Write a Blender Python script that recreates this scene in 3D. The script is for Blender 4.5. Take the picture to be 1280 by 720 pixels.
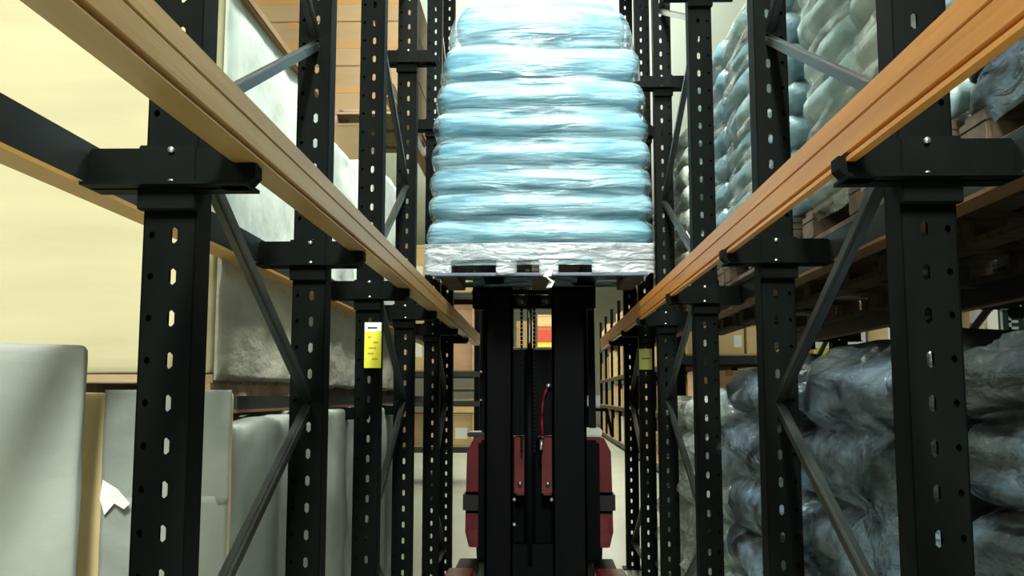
import bpy, bmesh, math, random
from mathutils import Vector, Matrix, noise

for o in list(bpy.data.objects):
    bpy.data.objects.remove(o)
scn = bpy.context.scene
C = scn.collection
H = 1.25                       # height of the camera above the floor

# ------------------------------------------------------------------ camera
cam_d = bpy.data.cameras.new('camera')
cam = bpy.data.objects.new('camera', cam_d)
C.objects.link(cam)
scn.camera = cam
FPX = 1204.0
cam_d.sensor_width = 36.0
cam_d.lens = FPX / 1280 * 36
cam_d.clip_start = 0.02
cam_d.clip_end = 200
PITCH = math.atan(135 / FPX)
YAW = math.atan(35 / math.hypot(FPX, 135))
cam.location = (0, 0, H)
cam.rotation_euler = (math.pi / 2 + PITCH, 0, YAW)
cam_d.dof.use_dof = False

# ------------------------------------------------------------------ light
world = bpy.data.worlds.new('world')
scn.world = world
world.use_nodes = True
bg = world.node_tree.nodes['Background']
bg.inputs[0].default_value = (0.85, 1.0, 0.9, 1)
bg.inputs[1].default_value = 0.03

def area(name, loc, rot, sx, sy, power, col):
    l = bpy.data.lights.new(name, 'AREA')
    l.shape = 'RECTANGLE'
    l.size, l.size_y = sx, sy
    l.energy = power
    l.color = col
    o = bpy.data.objects.new(name, l)
    C.objects.link(o)
    o.location = loc
    o.rotation_euler = rot
    return o

R = math.radians
WARM = (1.0, 0.97, 0.78)
COOL = (0.86, 1.0, 0.93)
# ceiling light rows: over our lane, over the neighbouring lanes, behind the camera, far aisle
area('lane_light', (0.05, 2.4, 4.7), (0, 0, 0), 0.4, 4.2, 190, COOL)
area('load_light', (0.05, 3.9, 4.7), (R(20), 0, 0), 0.35, 0.7, 190, (1.0, 0.98, 0.93))
area('aisle_light', (0.14, -1.9, 4.3), (R(52), 0, 0), 0.28, 1.5, 430, (0.95, 1.0, 0.94))
area('entry_light', (-2.7, -3.6, 4.3), (R(58), 0, R(-2)), 2.4, 1.0, 215, WARM)
area('entry_light_right', (2.6, -3.4, 4.5), (R(58), 0, R(6)), 1.2, 0.8, 75, (0.8, 0.95, 1.0))
area('far_light', (0.3, 15.0, 5.6), (0, 0, 0), 4.0, 9.0, 560, WARM)
area('far_light_end', (0.3, 29.0, 5.6), (0, 0, 0), 4.0, 12.0, 900, WARM)
area('far_uplight', (0.3, 18.0, 5.0), (R(180), 0, 0), 2.0, 16.0, 450, COOL)

scn.view_settings.view_transform = 'Standard'
scn.view_settings.look = 'None'
scn.view_settings.exposure = -0.08
scn.view_settings.gamma = 1.0
scn.view_settings.use_curve_mapping = False

# ------------------------------------------------------------------ pixel helper (a point of the photo at a chosen distance Y)
M_CAM = Matrix.Rotation(YAW, 3, 'Z') @ Matrix.Rotation(math.pi / 2 + PITCH, 3, 'X')
def at(px, py, Y):
    v = M_CAM @ Vector(((px - 640) / FPX, (360 - py) / FPX, -1))
    v = v * (Y / v.y)
    return (v.x, Y, v.z + H)

# ------------------------------------------------------------------ materials
MATS = {}
def mat(name, col, rough=0.6, metal=0.0, spec=0.5, col2=None, nscale=(6, 6, 6), bump=0.0, bscale=(20, 20, 20),
        detail=4, fac=(0.35, 0.65), emit=None, estr=1.0, coat=0.0, dist=0.02):
    if name in MATS:
        return MATS[name]
    m = bpy.data.materials.new(name)
    m.use_nodes = True
    nt = m.node_tree
    b = nt.nodes['Principled BSDF']
    b.inputs['Roughness'].default_value = rough
    b.inputs['Metallic'].default_value = metal
    b.inputs['Specular IOR Level'].default_value = spec
    b.inputs['Coat Weight'].default_value = coat
    b.inputs['Base Color'].default_value = (*col, 1)
    tc = nt.nodes.new('ShaderNodeTexCoord')
    def nz(scale, det):
        mp = nt.nodes.new('ShaderNodeMapping')
        mp.inputs['Scale'].default_value = scale
        nt.links.new(tc.outputs['Object'], mp.inputs['Vector'])
        n = nt.nodes.new('ShaderNodeTexNoise')
        n.inputs['Scale'].default_value = 1.0
        n.inputs['Detail'].default_value = det
        nt.links.new(mp.outputs[0], n.inputs['Vector'])
        return n
    if col2 is not None:
        n = nz(nscale, detail)
        r = nt.nodes.new('ShaderNodeValToRGB')
        r.color_ramp.elements[0].position = fac[0]
        r.color_ramp.elements[1].position = fac[1]
        r.color_ramp.elements[0].color = (*col, 1)
        r.color_ramp.elements[1].color = (*col2, 1)
        nt.links.new(n.outputs['Fac'], r.inputs[0])
        nt.links.new(r.outputs[0], b.inputs['Base Color'])
    if bump:
        n = nz(bscale, 6)
        bm_ = nt.nodes.new('ShaderNodeBump')
        bm_.inputs['Strength'].default_value = bump
        bm_.inputs['Distance'].default_value = dist
        nt.links.new(n.outputs['Fac'], bm_.inputs['Height'])
        nt.links.new(bm_.outputs[0], b.inputs['Normal'])
    if emit is not None:
        b.inputs['Emission Color'].default_value = (*emit, 1)
        b.inputs['Emission Strength'].default_value = estr
    MATS[name] = m
    return m

def film(name, col, fac_lo, fac_hi, rough=0.18, scale=(3, 3, 22), bump=0.8, bscale=(4, 4, 40), dist=0.03):
    """clear stretch film: partly see-through, partly glossy and milky, creased"""
    m = bpy.data.materials.new(name)
    m.use_nodes = True
    nt = m.node_tree
    b = nt.nodes['Principled BSDF']
    out = nt.nodes['Material Output']
    b.inputs['Base Color'].default_value = (*col, 1)
    b.inputs['Roughness'].default_value = rough
    b.inputs['Specular IOR Level'].default_value = 0.9
    tr = nt.nodes.new('ShaderNodeBsdfTransparent')
    mx = nt.nodes.new('ShaderNodeMixShader')
    tc = nt.nodes.new('ShaderNodeTexCoord')
    mp = nt.nodes.new('ShaderNodeMapping'); mp.inputs['Scale'].default_value = scale
    n = nt.nodes.new('ShaderNodeTexNoise'); n.inputs['Scale'].default_value = 1; n.inputs['Detail'].default_value = 5
    n.inputs['Distortion'].default_value = 0.6
    mr = nt.nodes.new('ShaderNodeMapRange')
    mr.inputs['From Min'].default_value = 0.4; mr.inputs['From Max'].default_value = 0.65
    mr.inputs['To Min'].default_value = fac_lo; mr.inputs['To Max'].default_value = fac_hi
    mp2 = nt.nodes.new('ShaderNodeMapping'); mp2.inputs['Scale'].default_value = bscale
    n2 = nt.nodes.new('ShaderNodeTexNoise'); n2.inputs['Scale'].default_value = 1; n2.inputs['Detail'].default_value = 4
    n2.inputs['Distortion'].default_value = 1.0
    bp = nt.nodes.new('ShaderNodeBump'); bp.inputs['Strength'].default_value = bump; bp.inputs['Distance'].default_value = dist
    L = nt.links.new
    L(tc.outputs['Object'], mp.inputs[0]); L(mp.outputs[0], n.inputs['Vector']); L(n.outputs['Fac'], mr.inputs['Value'])
    L(tc.outputs['Object'], mp2.inputs[0]); L(mp2.outputs[0], n2.inputs['Vector']); L(n2.outputs['Fac'], bp.inputs['Height'])
    L(bp.outputs[0], b.inputs['Normal'])
    L(mr.outputs[0], mx.inputs[0]); L(tr.outputs[0], mx.inputs[1]); L(b.outputs[0], mx.inputs[2])
    L(mx.outputs[0], out.inputs['Surface'])
    MATS[name] = m
    return m

m_floor = mat('floor_paint', (0.30, 0.32, 0.27), 0.35, col2=(0.36, 0.38, 0.31), nscale=(1, 1, 1), bump=0.1)
m_ceil = mat('ceiling_white', (0.75, 0.8, 0.72), 0.9, col2=(0.7, 0.76, 0.68), nscale=(.5, .5, .5))
m_wall = mat('wall_paint', (0.62, 0.62, 0.52), 0.9, col2=(0.56, 0.57, 0.48), nscale=(.5, .5, .5))
m_post = mat('dark_green_steel', (0.0014, 0.0024, 0.0019), 0.6, spec=0.05, col2=(0.003, 0.0045, 0.0036), nscale=(9, 9, 3), bump=0.15, bscale=(60, 60, 30), dist=0.002)
m_brace = mat('brace_steel', (0.009, 0.012, 0.010), 0.36, spec=.5, col2=(0.016, 0.02, 0.017), nscale=(8, 8, 8))
m_bolt = mat('bolt_steel', (0.6, 0.62, 0.58), 0.3, metal=0.9)
m_rail_o = mat('orange_rail_paint', (0.60, 0.25, 0.045), 0.36, spec=0.6, col2=(0.47, 0.18, 0.03), nscale=(14, 1.2, 14), bump=0.25, bscale=(60, 3, 60), dist=0.003)
m_rail_y = mat('ochre_rail_paint', (0.38, 0.235, 0.085), 0.34, spec=0.6, col2=(0.30, 0.17, 0.055), nscale=(14, 1.2, 14), bump=0.25, bscale=(60, 3, 60), dist=0.003)
m_rail_g = mat('rail_groove', (0.10, 0.05, 0.02), 0.6)
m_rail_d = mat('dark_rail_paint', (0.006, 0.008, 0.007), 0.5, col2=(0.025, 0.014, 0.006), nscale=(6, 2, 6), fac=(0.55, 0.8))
m_rail_l = mat('rail_lip_paint', (0.45, 0.24, 0.06), 0.5)
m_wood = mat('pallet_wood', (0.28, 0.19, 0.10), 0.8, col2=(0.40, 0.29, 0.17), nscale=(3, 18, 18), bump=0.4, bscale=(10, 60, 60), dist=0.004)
m_woodd = mat('shaded_pallet_wood', (0.055, 0.038, 0.022), 0.85, col2=(0.12, 0.085, 0.05), nscale=(3, 18, 18), bump=0.4, bscale=(10, 60, 60), dist=0.004)  # pallet wood darkened to carry the shade under loads and lanes
m_cream = mat('cream_card', (0.50, 0.445, 0.265), 0.75, col2=(0.43, 0.385, 0.23), nscale=(1.0, 1.5, 9), bump=0.25, bscale=(3, 3, 14), dist=0.006)
m_white = mat('white_wrap', (0.80, 0.88, 0.78), 0.5, col2=(0.66, 0.75, 0.66), nscale=(4, 4, 4), bump=0.7, bscale=(6, 6, 5), dist=0.02)
m_grey = mat('grey_wrap', (0.46, 0.45, 0.36), 0.42, col2=(0.36, 0.35, 0.28), nscale=(3, 3, 5), bump=0.8, bscale=(4, 4, 8), dist=0.03)
m_paper = mat('paper_wrap', (0.27, 0.29, 0.25), 0.62, col2=(0.21, 0.23, 0.20), nscale=(3, 3, 7), bump=0.6, bscale=(7, 7, 7), dist=0.015)
m_tan = mat('tan_card', (0.30, 0.205, 0.10), 0.8, col2=(0.26, 0.175, 0.085), nscale=(2, 2, 9), bump=0.15, bscale=(8, 8, 30), dist=0.004)
m_tan2 = mat('light_tan_card', (0.60, 0.45, 0.22), 0.8, col2=(0.53, 0.38, 0.18), nscale=(2, 2, 9))
m_tan3 = mat('pink_card', (0.58, 0.36, 0.22), 0.8, col2=(0.50, 0.30, 0.18), nscale=(2, 2, 9))
m_red_card = mat('red_card', (0.5, 0.07, 0.04), 0.7)
m_white_card = mat('white_card', (0.75, 0.75, 0.68), 0.7)
m_tape = mat('carton_tape', (0.33, 0.18, 0.055), 0.35)
m_sack_b = mat('blue_sack', (0.04, 0.15, 0.21), 0.4, col2=(0.09, 0.24, 0.30), nscale=(3, 3, 8), bump=0.5, bscale=(5, 5, 24), dist=0.02)
m_sack_s = mat('slate_sack', (0.13, 0.25, 0.29), 0.4, col2=(0.24, 0.34, 0.34), nscale=(5, 5, 8), bump=0.6, bscale=(8, 8, 14), dist=0.02)
m_sack_g = mat('grey_sack', (0.24, 0.36, 0.37), 0.4, col2=(0.38, 0.46, 0.42), nscale=(5, 5, 8), bump=0.6, bscale=(8, 8, 14), dist=0.02)
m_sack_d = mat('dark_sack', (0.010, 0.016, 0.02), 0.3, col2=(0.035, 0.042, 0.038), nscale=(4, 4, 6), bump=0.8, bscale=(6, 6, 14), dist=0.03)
m_sack_w = mat('pale_sack', (0.55, 0.60, 0.50), 0.4, col2=(0.30, 0.36, 0.30), nscale=(9, 9, 9), bump=0.7, bscale=(9, 9, 14), dist=0.03)
f_blue = film('clear_film', (0.40, 0.62, 0.70), 0.08, 0.52, rough=0.24, scale=(2.2, 2.2, 16), bscale=(3, 3, 26), bump=0.9)
f_grey = film('hazy_film', (0.62, 0.68, 0.60), 0.08, 0.55, scale=(4, 4, 7), bscale=(5, 5, 16))
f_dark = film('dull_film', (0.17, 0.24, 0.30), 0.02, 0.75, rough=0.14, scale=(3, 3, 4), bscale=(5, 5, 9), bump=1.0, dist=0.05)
m_red = mat('truck_red', (0.15, 0.005, 0.007), 0.45, spec=.3, col2=(0.09, 0.004, 0.005), nscale=(4, 4, 4), coat=0.3)
m_black = mat('truck_black', (0.0018, 0.0022, 0.0026), 0.55, spec=0.06, col2=(0.003, 0.004, 0.004), nscale=(4, 4, 4))
m_mast = mat('mast_steel', (0.0014, 0.0022, 0.0022), 0.5, spec=0.06, col2=(0.0026, 0.0036, 0.0036), nscale=(4, 4, 1))
m_slate = mat('slate_blue_board', (0.05, 0.08, 0.12), 0.5, col2=(0.08, 0.11, 0.15), nscale=(5, 5, 5))
m_rubber = mat('rubber', (0.012, 0.012, 0.012), 0.8, bump=0.3)
m_chrome = mat('chrome_rod', (0.55, 0.56, 0.56), 0.2, metal=1.0)
m_yellow = mat('sign_yellow', (0.72, 0.66, 0.03), 0.5)
m_signw = mat('sign_white', (0.85, 0.88, 0.8), 0.5)
m_ink = mat('sign_ink', (0.02, 0.03, 0.02), 0.6)
m_lamp = mat('lamp_tube', (0.9, 0.9, 0.9), 0.5, emit=(0.9, 1.0, 0.9), estr=9)
m_lamph = mat('lamp_housing', (0.7, 0.72, 0.68), 0.5)

# ------------------------------------------------------------------ mesh helpers
class MB:
    def __init__(s):
        s.bm = bmesh.new(); s.mats = []
    def mi(s, m):
        if m is None: return 0
        if m not in s.mats: s.mats.append(m)
        return s.mats.index(m)
    def box(s, x0, x1, y0, y1, z0, z1, m=None, bev=0.0):
        t = bmesh.new()
        bmesh.ops.create_cube(t, size=1)
        sx, sy, sz = abs(x1 - x0), abs(y1 - y0), abs(z1 - z0)
        for v in t.verts:
            v.co = Vector(((x0 + x1) / 2 + v.co.x * sx, (y0 + y1) / 2 + v.co.y * sy, (z0 + z1) / 2 + v.co.z * sz))
        if bev:
            bmesh.ops.bevel(t, geom=t.edges[:], offset=min(bev, sx * .45, sy * .45, sz * .45), segments=2, affect='EDGES')
        s.merge(t, m)
        return s
    def merge(s, t, m=None, smooth=False):
        i = s.mi(m)
        mp = {}
        for v in t.verts: mp[v] = s.bm.verts.new(v.co)
        for f in t.faces:
            try:
                g = s.bm.faces.new([mp[v] for v in f.verts]); g.material_index = i; g.smooth = smooth
            except ValueError: pass
        t.free()
    def tube(s, p, q, r, m=None, n=10, r2=None):
        p, q = Vector(p), Vector(q)
        d = q - p
        t = bmesh.new()
        bmesh.ops.create_cone(t, cap_ends=True, segments=n, radius1=r, radius2=r if r2 is None else r2, depth=d.length)
        rot = d.to_track_quat('Z', 'Y').to_matrix()
        for v in t.verts: v.co = rot @ v.co + (p + q) / 2
        s.merge(t, m, True)
        return s
    def sweep(s, pts, r, m=None, n=8):
        for a, b in zip(pts, pts[1:]): s.tube(a, b, r, m, n)
        return s
    def bar(s, p, q, w, h, m=None):
        """rectangular bar from p to q; w across, h thick"""
        p, q = Vector(p), Vector(q)
        d = q - p
        t = bmesh.new(); bmesh.ops.create_cube(t, size=1)
        rot = d.to_track_quat('Z', 'X').to_matrix()
        for v in t.verts: v.co = rot @ Vector((v.co.x * h, v.co.y * w, v.co.z * d.length)) + (p + q) / 2
        s.merge(t, m)
        return s
    def prism(s, prof, y0, y1, m=None):
        """closed profile of (x, z) swept along Y"""
        i = s.mi(m)
        a = [s.bm.verts.new((x, y0, z)) for x, z in prof]
        b = [s.bm.verts.new((x, y1, z)) for x, z in prof]
        n = len(prof)
        for k in range(n):
            f = s.bm.faces.new((a[k], a[(k + 1) % n], b[(k + 1) % n], b[k])); f.material_index = i
        f = s.bm.faces.new(a[::-1]); f.material_index = i
        f = s.bm.faces.new(b); f.material_index = i
        return s
    def build(s, name, m=None, parent=None, loc=None):
        me = bpy.data.meshes.new(name)
        if m is not None and not s.mats: s.mats = [m]
        bmesh.ops.recalc_face_normals(s.bm, faces=s.bm.faces[:])
        s.bm.to_mesh(me); s.bm.free()
        for k in s.mats: me.materials.append(k)
        o = bpy.data.objects.new(name, me)
        C.objects.link(o)
        if parent is not None: o.parent = parent
        if loc is not None: o.location = loc
        return o

def tag(o, label=None, cat=None, group=None, kind=None):
    if label: o['label'] = label
    if cat: o['category'] = cat
    if group: o['group'] = group
    if kind: o['kind'] = kind
    return o
def thing(name, label, cat, loc=(0, 0, 0), group=None):
    o = bpy.data.objects.new(name, None); C.objects.link(o)
    o.location = loc; o.empty_display_size = 0.1
    return tag(o, label, cat, group)
def children(o):
    return [c for c in bpy.data.objects if c.parent == o]
def copy_tree(o, parent=None):
    c = o.copy(); C.objects.link(c)
    if parent is not None: c.parent = parent
    for ch in children(o): copy_tree(ch, c)
    return c

# ------------------------------------------------------------------ the setting
def struct(mb, name, m):
    return tag(mb.build(name, m), kind='structure')
struct(MB().box(-9, 9, -6, 44, -0.1, 0), 'floor', m_floor)
struct(MB().box(-9, 9, -6, 44, 7.0, 7.1), 'ceiling', m_ceil)
struct(MB().box(-9, 9, 44, 44.2, 0, 7), 'wall_back', m_wall)
struct(MB().box(-9, 9, -6.2, -6, 0, 7), 'wall_front', m_wall)
struct(MB().box(-9.2, -9, -6, 44, 0, 7), 'wall_left', m_wall)
struct(MB().box(9, 9.2, -6, 44, 0, 7), 'wall_right', m_wall)

# ------------------------------------------------------------------ racking frames
PW, PD, PH = 0.096, 0.075, 4.75     # upright: face width, depth, height
def upright_mesh(side):
    """C-section upright, slotted face towards -Y; the slot column sits towards the lane"""
    mb = MB(); bm = mb.bm
    t = 0.003
    xs_slot = 0.008 * side
    xs_hole = -0.032 * side
    pitch = 0.075
    n = int(PH / pitch)
    def cell(x0, x1, z0, z1, cx, w, h, y):
        cz = (z0 + z1) / 2
        c = 0.4 * w
        inn = [(cx - w / 2 + c, cz - h / 2), (cx + w / 2 - c, cz - h / 2), (cx + w / 2, cz - h / 2 + c), (cx + w / 2, cz + h / 2 - c),
               (cx + w / 2 - c, cz + h / 2), (cx - w / 2 + c, cz + h / 2), (cx - w / 2, cz + h / 2 - c), (cx - w / 2, cz - h / 2 + c)]
        out = [(inn[0][0], z0), (inn[1][0], z0), (x1, inn[2][1]), (x1, inn[3][1]), (inn[4][0], z1), (inn[5][0], z1), (x0, inn[6][1]), (x0, inn[7][1])]
        cor = {1: (x1, z0), 3: (x1, z1), 5: (x0, z1), 7: (x0, z0)}
        I = [bm.verts.new((x, y, z)) for x, z in inn]
        O = [bm.verts.new((x, y, z)) for x, z in out]
        I2 = [bm.verts.new((x, y + t, z)) for x, z in inn]
        for k in range(8):
            k2 = (k + 1) % 8
            if k in cor:
                cv = bm.verts.new((cor[k][0], y, cor[k][1]))
                bm.faces.new((O[k], cv, O[k2], I[k2], I[k]))
            else:
                bm.faces.new((O[k], O[k2], I[k2], I[k]))
            bm.faces.new((I[k], I[k2], I2[k2], I2[k]))
    lo, hi = -PW / 2, PW / 2
    mid = (xs_slot + xs_hole) / 2
    for k in range(n):
        z0, z1 = k * pitch, (k + 1) * pitch
        a, b = (mid, hi) if side > 0 else (lo, mid)
        cell(a, b, z0, z1, xs_slot, 0.0125, 0.029, 0.0)
        a, b = (lo, mid) if side > 0 else (mid, hi)
        cell(a, b, z0, z1, xs_hole, 0.010, 0.014, 0.0)
    top = n * pitch
    for sx in (-1, 1):
        x0 = sx * PW / 2
        mb.box(x0 - (t if sx > 0 else 0), x0 + (0 if sx > 0 else t), 0, PD, 0, top)
        mb.box(min(x0, x0 - sx * 0.024), max(x0, x0 - sx * 0.024), PD - t, PD, 0, top)
    # dark web behind the small hole column
    mb.box(xs_hole - 0.010, xs_hole + 0.010, 0.012, 0.014, 0, top)
    me = mb.build('upright', m_post)
    C.objects.unlink(me)
    return me.data
UP = {1: upright_mesh(1), -1: upright_mesh(-1)}

LV = [(0.37, 0.443), (1.66, 1.733)]      # arm heights above the eye line
def frame(label, X, ya, yb, side, braces=True, low=(), skip2=False, arms=True, arm_levels=LV[:1], other=True):
    """side +1: our lane lies towards +X"""
    t = thing('rack_frame', label, 'rack frame', (X, ya, 0))
    for y in (ya, yb):
        u = bpy.data.objects.new('upright', UP[side]); C.objects.link(u); u.parent = t
        u.location = (0, y - ya - PD / 2, 0)
        MB().box(-0.075, 0.075, -0.07, 0.07, 0, 0.008, m_post).build('base_plate', m_post, t, (0, y - ya, 0))
        if arms:
            for li, (a, b) in enumerate(arm_levels):
                mb = MB()
                y0, y1 = y - ya - PD / 2 - 0.022, y - ya - PD / 2 - 0.002
                za, zb = a + H, b + H
                xi = 0.12 * side
                xo = -0.145 * side
                mb.box(min(xi, xo), max(xi, xo), y0, y1, za, zb, m_post, 0.004)
                # lower flange reaching under the rail
                xl = 0.150 * side
                mb.box(min(xl, xo), max(xl, xo), y0 - 0.03, y1 + 0.04, za, za + 0.006, m_post)
                # rounded tongue under our rail
                mb.prism([(0.10 * side, za + 0.04), (0.10 * side, za), (0.145 * side, za), (0.162 * side, za + 0.018), (0.162 * side, za + 0.040)], y0 - 0.01, y1 + 0.01, m_post)
                # clamp plate on the upright
                mb.box(-0.052, 0.052, y0 - 0.003, y1, za - 0.04, zb + 0.004, m_post, 0.002)
                arm = mb.build('rail_arm', m_post, t)
                for bx, bz in ((0.008 * side, zb - 0.006), (0.010 * side, za + 0.008)):
                    MB().tube((bx, y0 - 0.010, bz), (bx, y0 - 0.002, bz), 0.006, m_bolt, 6).build('bolt', m_bolt, arm)
    for z in low:
        for y in (ya, yb):
            MB().box(min(0, -0.2 * side), max(0, -0.2 * side), y - ya - 0.03, y - ya + 0.03, z[0] + H, z[1] + H, m_post, 0.004).build('rail_arm', m_post, t)
    if braces:
        z0 = 0.525 - 0.54 * 3 + H          # node on the near post
        k = 0; z = z0 + 0.0
        pts = []
        zz = 0.525 + H - 0.535 * 3
        near = True
        # nodes alternate near/far every 0.54
        zz = -0.555 + H - 0.535
        near = False
        while zz < PH - 0.1:
            pts.append((0, 0 if near else yb - ya, zz)); near = not near; zz += 0.535
        for p, q in zip(pts, pts[1:]):
            if q[2] < 0.05: continue
            mb = MB().bar((0.0, p[1], p[2]), (0.0, q[1], q[2]), 0.026, 0.022, m_brace)
            mb.bar((0.0, p[1], p[2]), (0.0, q[1], q[2]), 0.010, 0.030, m_brace)
            mb.build('brace', m_brace, t)
        MB().box(-0.012, 0.012, 0, yb - ya, 0.18, 0.21, m_brace).build('brace', m_brace, t)
    return t

XL, XR = -0.665, 0.675
frame('dark green slotted rack frame nearest on the left, with zigzag bracing', XL, 1.73, 2.78, 1, low=())
frame('dark slotted rack frame second on the left, with yellow sign hung on it', XL, 3.74, 4.73, 1, low=((-0.09, -0.045),), arm_levels=LV)
frame('dark rack frame furthest along the left side, beside the forklift mast', XL, 5.95, 6.85, 1, arm_levels=LV)
frame('dark slotted rack frame nearest on the right, with long brace before dark sacks', XR, 1.705, 2.77, -1)
frame('dark slotted rack frame second on the right, just right of the raised pallet', XR, 3.95, 5.16, -1, arm_levels=LV)
frame('dark rack frame furthest along the right side, beside the forklift body', XR, 6.14, 7.23, -1, arm_levels=LV)
frame('thin rack post pair at the far left edge of the left lane', -2.03, 6.1, 7.25, 1)
frame('rack frame on the far side of the right lane, seen under the pallets', 2.05, 4.2, 5.3, -1)
frame('rack frame deep on the far side of the right lane', 2.05, 6.7, 7.8, -1)

# ------------------------------------------------------------------ rails along the lanes
def own_rail(name, label, xf, sgn, mm, wf, y0, y1, zb, zt, gl, gh, zl):
    """xf: lane-side face; sgn: direction away from the lane; profile with grooves"""
    x = lambda d: xf + sgn * d
    prof = [(x(0), zb), (x(0), zb + gl), (x(.009), zb + gl + .002), (x(.009), zb + gh - .001), (x(0), zb + gh + .002),
            (x(-.001), zl - .003), (x(.003), zl - .001), (x(.003), zl + .001), (x(-.001), zl + .003),
            (x(-.001), zt - .004), (x(.004), zt), (x(wf), zt), (x(wf), zt - .006), (x(.014), zt - .006),
            (x(.014), zb + .006), (x(wf), zb + .006), (x(wf), zb)]
    prof = [(a, b + H) for a, b in prof]
    o = MB().prism(prof, y0, y1, mm).build(name, mm)
    return tag(o, label, 'rail')
own_rail('pallet_rail', 'ochre pallet rail running along the left side of the lane', -0.492, -1, m_rail_y, 0.053, -0.4, 7.9, 0.413, 0.506, 0.002, 0.013, 0.467)
own_rail('pallet_rail', 'bright orange pallet rail running along the right side of the lane', 0.527, 1, m_rail_o, 0.016, -0.4, 8.4, 0.400, 0.500, 0.008, 0.015, 0.458)

m_lipd = mat('shaded_lip_paint', (0.14, 0.065, 0.02), 0.6)  # lip paint darkened for the shade below the neighbouring lanes
def side_rail(label, xa, xb, y0, y1, z0, z1, ml=None):
    ml = ml or m_rail_l
    """box rail of a neighbouring lane, dark web with a painted lower lip"""
    a, b = min(xa, xb), max(xa, xb)
    t = thing('pallet_rail', label, 'rail', ((a + b) / 2, y0, z0 + H))
    hw = (b - a) / 2
    s = 1 if abs(xa) < abs(xb) and xa > 0 else -1
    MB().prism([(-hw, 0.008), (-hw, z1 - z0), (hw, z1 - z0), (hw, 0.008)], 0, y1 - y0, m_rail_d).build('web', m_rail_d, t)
    MB().box(-hw - (0.008 if s < 0 else 0), hw + (0.008 if s > 0 else 0), 0, y1 - y0, 0, 0.008, ml).build('lower_lip', ml, t)
    return t
side_rail('dark rail with orange lip crossing behind the nearest left post', -0.812, -0.862, 0.6, 7.9, 0.373, 0.455)
side_rail('dark rail on the far side of the left lane', -1.835, -1.885, 5.6, 7.9, 0.373, 0.455)
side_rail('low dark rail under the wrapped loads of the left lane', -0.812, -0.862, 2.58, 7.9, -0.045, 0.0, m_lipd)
side_rail('upper rail under the tan cartons of the left lane', -0.812, -0.862, 5.2, 7.9, 1.66, 1.735)
side_rail('upper far rail under the tan cartons of the left lane', -1.835, -1.885, 5.2, 7.9, 1.66, 1.735)
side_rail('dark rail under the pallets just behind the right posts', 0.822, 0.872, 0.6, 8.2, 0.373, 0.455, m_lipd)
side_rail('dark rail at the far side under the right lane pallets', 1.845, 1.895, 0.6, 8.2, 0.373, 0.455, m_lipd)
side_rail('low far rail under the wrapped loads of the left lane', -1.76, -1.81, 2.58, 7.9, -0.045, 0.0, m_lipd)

# ------------------------------------------------------------------ sacks and films
def grid_box(nx, ny, nz):
    """unit box [-1,1]^3 with cosine spaced cuts, surface only"""
    def sp(n): return [-math.cos(math.pi * k / n) if n > 6 else -1 + 2 * k / n for k in range(n + 1)]
    xs, ys, zs = sp(nx), sp(ny), sp(nz)
    bm = bmesh.new(); cache = {}
    def V(i, j, k):
        key = (i, j, k)
        if key not in cache: cache[key] = bm.verts.new((xs[i], ys[j], zs[k]))
        return cache[key]
    for i in range(nx):
        for j in range(ny):
            bm.faces.new((V(i, j, 0), V(i, j + 1, 0), V(i + 1, j + 1, 0), V(i + 1, j, 0)))
            bm.faces.new((V(i, j, nz), V(i + 1, j, nz), V(i + 1, j + 1, nz), V(i, j + 1, nz)))
    for i in range(nx):
        for k in range(nz):
            bm.faces.new((V(i, 0, k), V(i + 1, 0, k), V(i + 1, 0, k + 1), V(i, 0, k + 1)))
            bm.faces.new((V(i, ny, k), V(i, ny, k + 1), V(i + 1, ny, k + 1), V(i + 1, ny, k)))
    for j in range(ny):
        for k in range(nz):
            bm.faces.new((V(0, j, k), V(0, j, k + 1), V(0, j + 1, k + 1), V(0, j + 1, k)))
            bm.faces.new((V(nx, j, k), V(nx, j + 1, k), V(nx, j + 1, k + 1), V(nx, j, k + 1)))
    return bm

def sack_mesh(hx, hy, hz, seed, rough=1.0, n=(18, 14, 7), bow=0.0):
    bm = grid_box(*n)
    r = hz * 0.98
    pr = min(hx, hy) * 0.28
    off = Vector((seed * 3.7, seed * 1.3, seed * 5.1))
    for v in bm.verts:
        p = Vector((v.co.x * hx, v.co.y * hy, v.co.z * hz))
        # plan corners rounded
        ix, iy = max(-(hx - pr), min(hx - pr, p.x)), max(-(hy - pr), min(hy - pr, p.y))
        d = Vector((p.x - ix, p.y - iy))
        if d.length > 0:
            m_ = max(abs(d.x), abs(d.y)); d = d.normalized() * m_
        p.x, p.y = ix + d.x, iy + d.y
        # edge rounding in height
        e = max(abs(v.co.x) * 0 + max(0, abs(p.x) - (hx - r)) / r, max(0, abs(p.y) - (hy - r)) / r)
        e = min(1, e)
        tz = v.co.z
        ang = tz * math.pi / 2
        if e > 0:
            shrink = e * r * (1 - math.cos(ang) ** 0.8) if abs(tz) < 1 else e * r
            l = math.hypot(p.x, p.y)
            q = Vector((p.x, p.y)) * (1 - shrink * 0.75 / max(l, 1e-6))
            p.x, p.y = q.x, q.y
            p.z = hz * math.sin(ang) * (1 - 0.35 * e * e)
        w = noise.noise(Vector((p.x * 5, p.y * 5, p.z * 9)) + off) * 0.012 * rough
        w2 = noise.noise(Vector((p.x * 14, p.y * 14, p.z * 30)) + off * 2) * 0.006 * rough
        nrm = Vector((p.x / hx, p.y / hy, p.z / hz)); nrm.normalize()
        p += nrm * (w + w2)
        v.co = p
    if bow:
        for v in bm.verts:
            if v.co.y < 0: v.co.y += bow * (min(1, abs(v.co.x) / hx) ** 2.2)
    for f in bm.faces: f.smooth = True
    return bm

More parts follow.
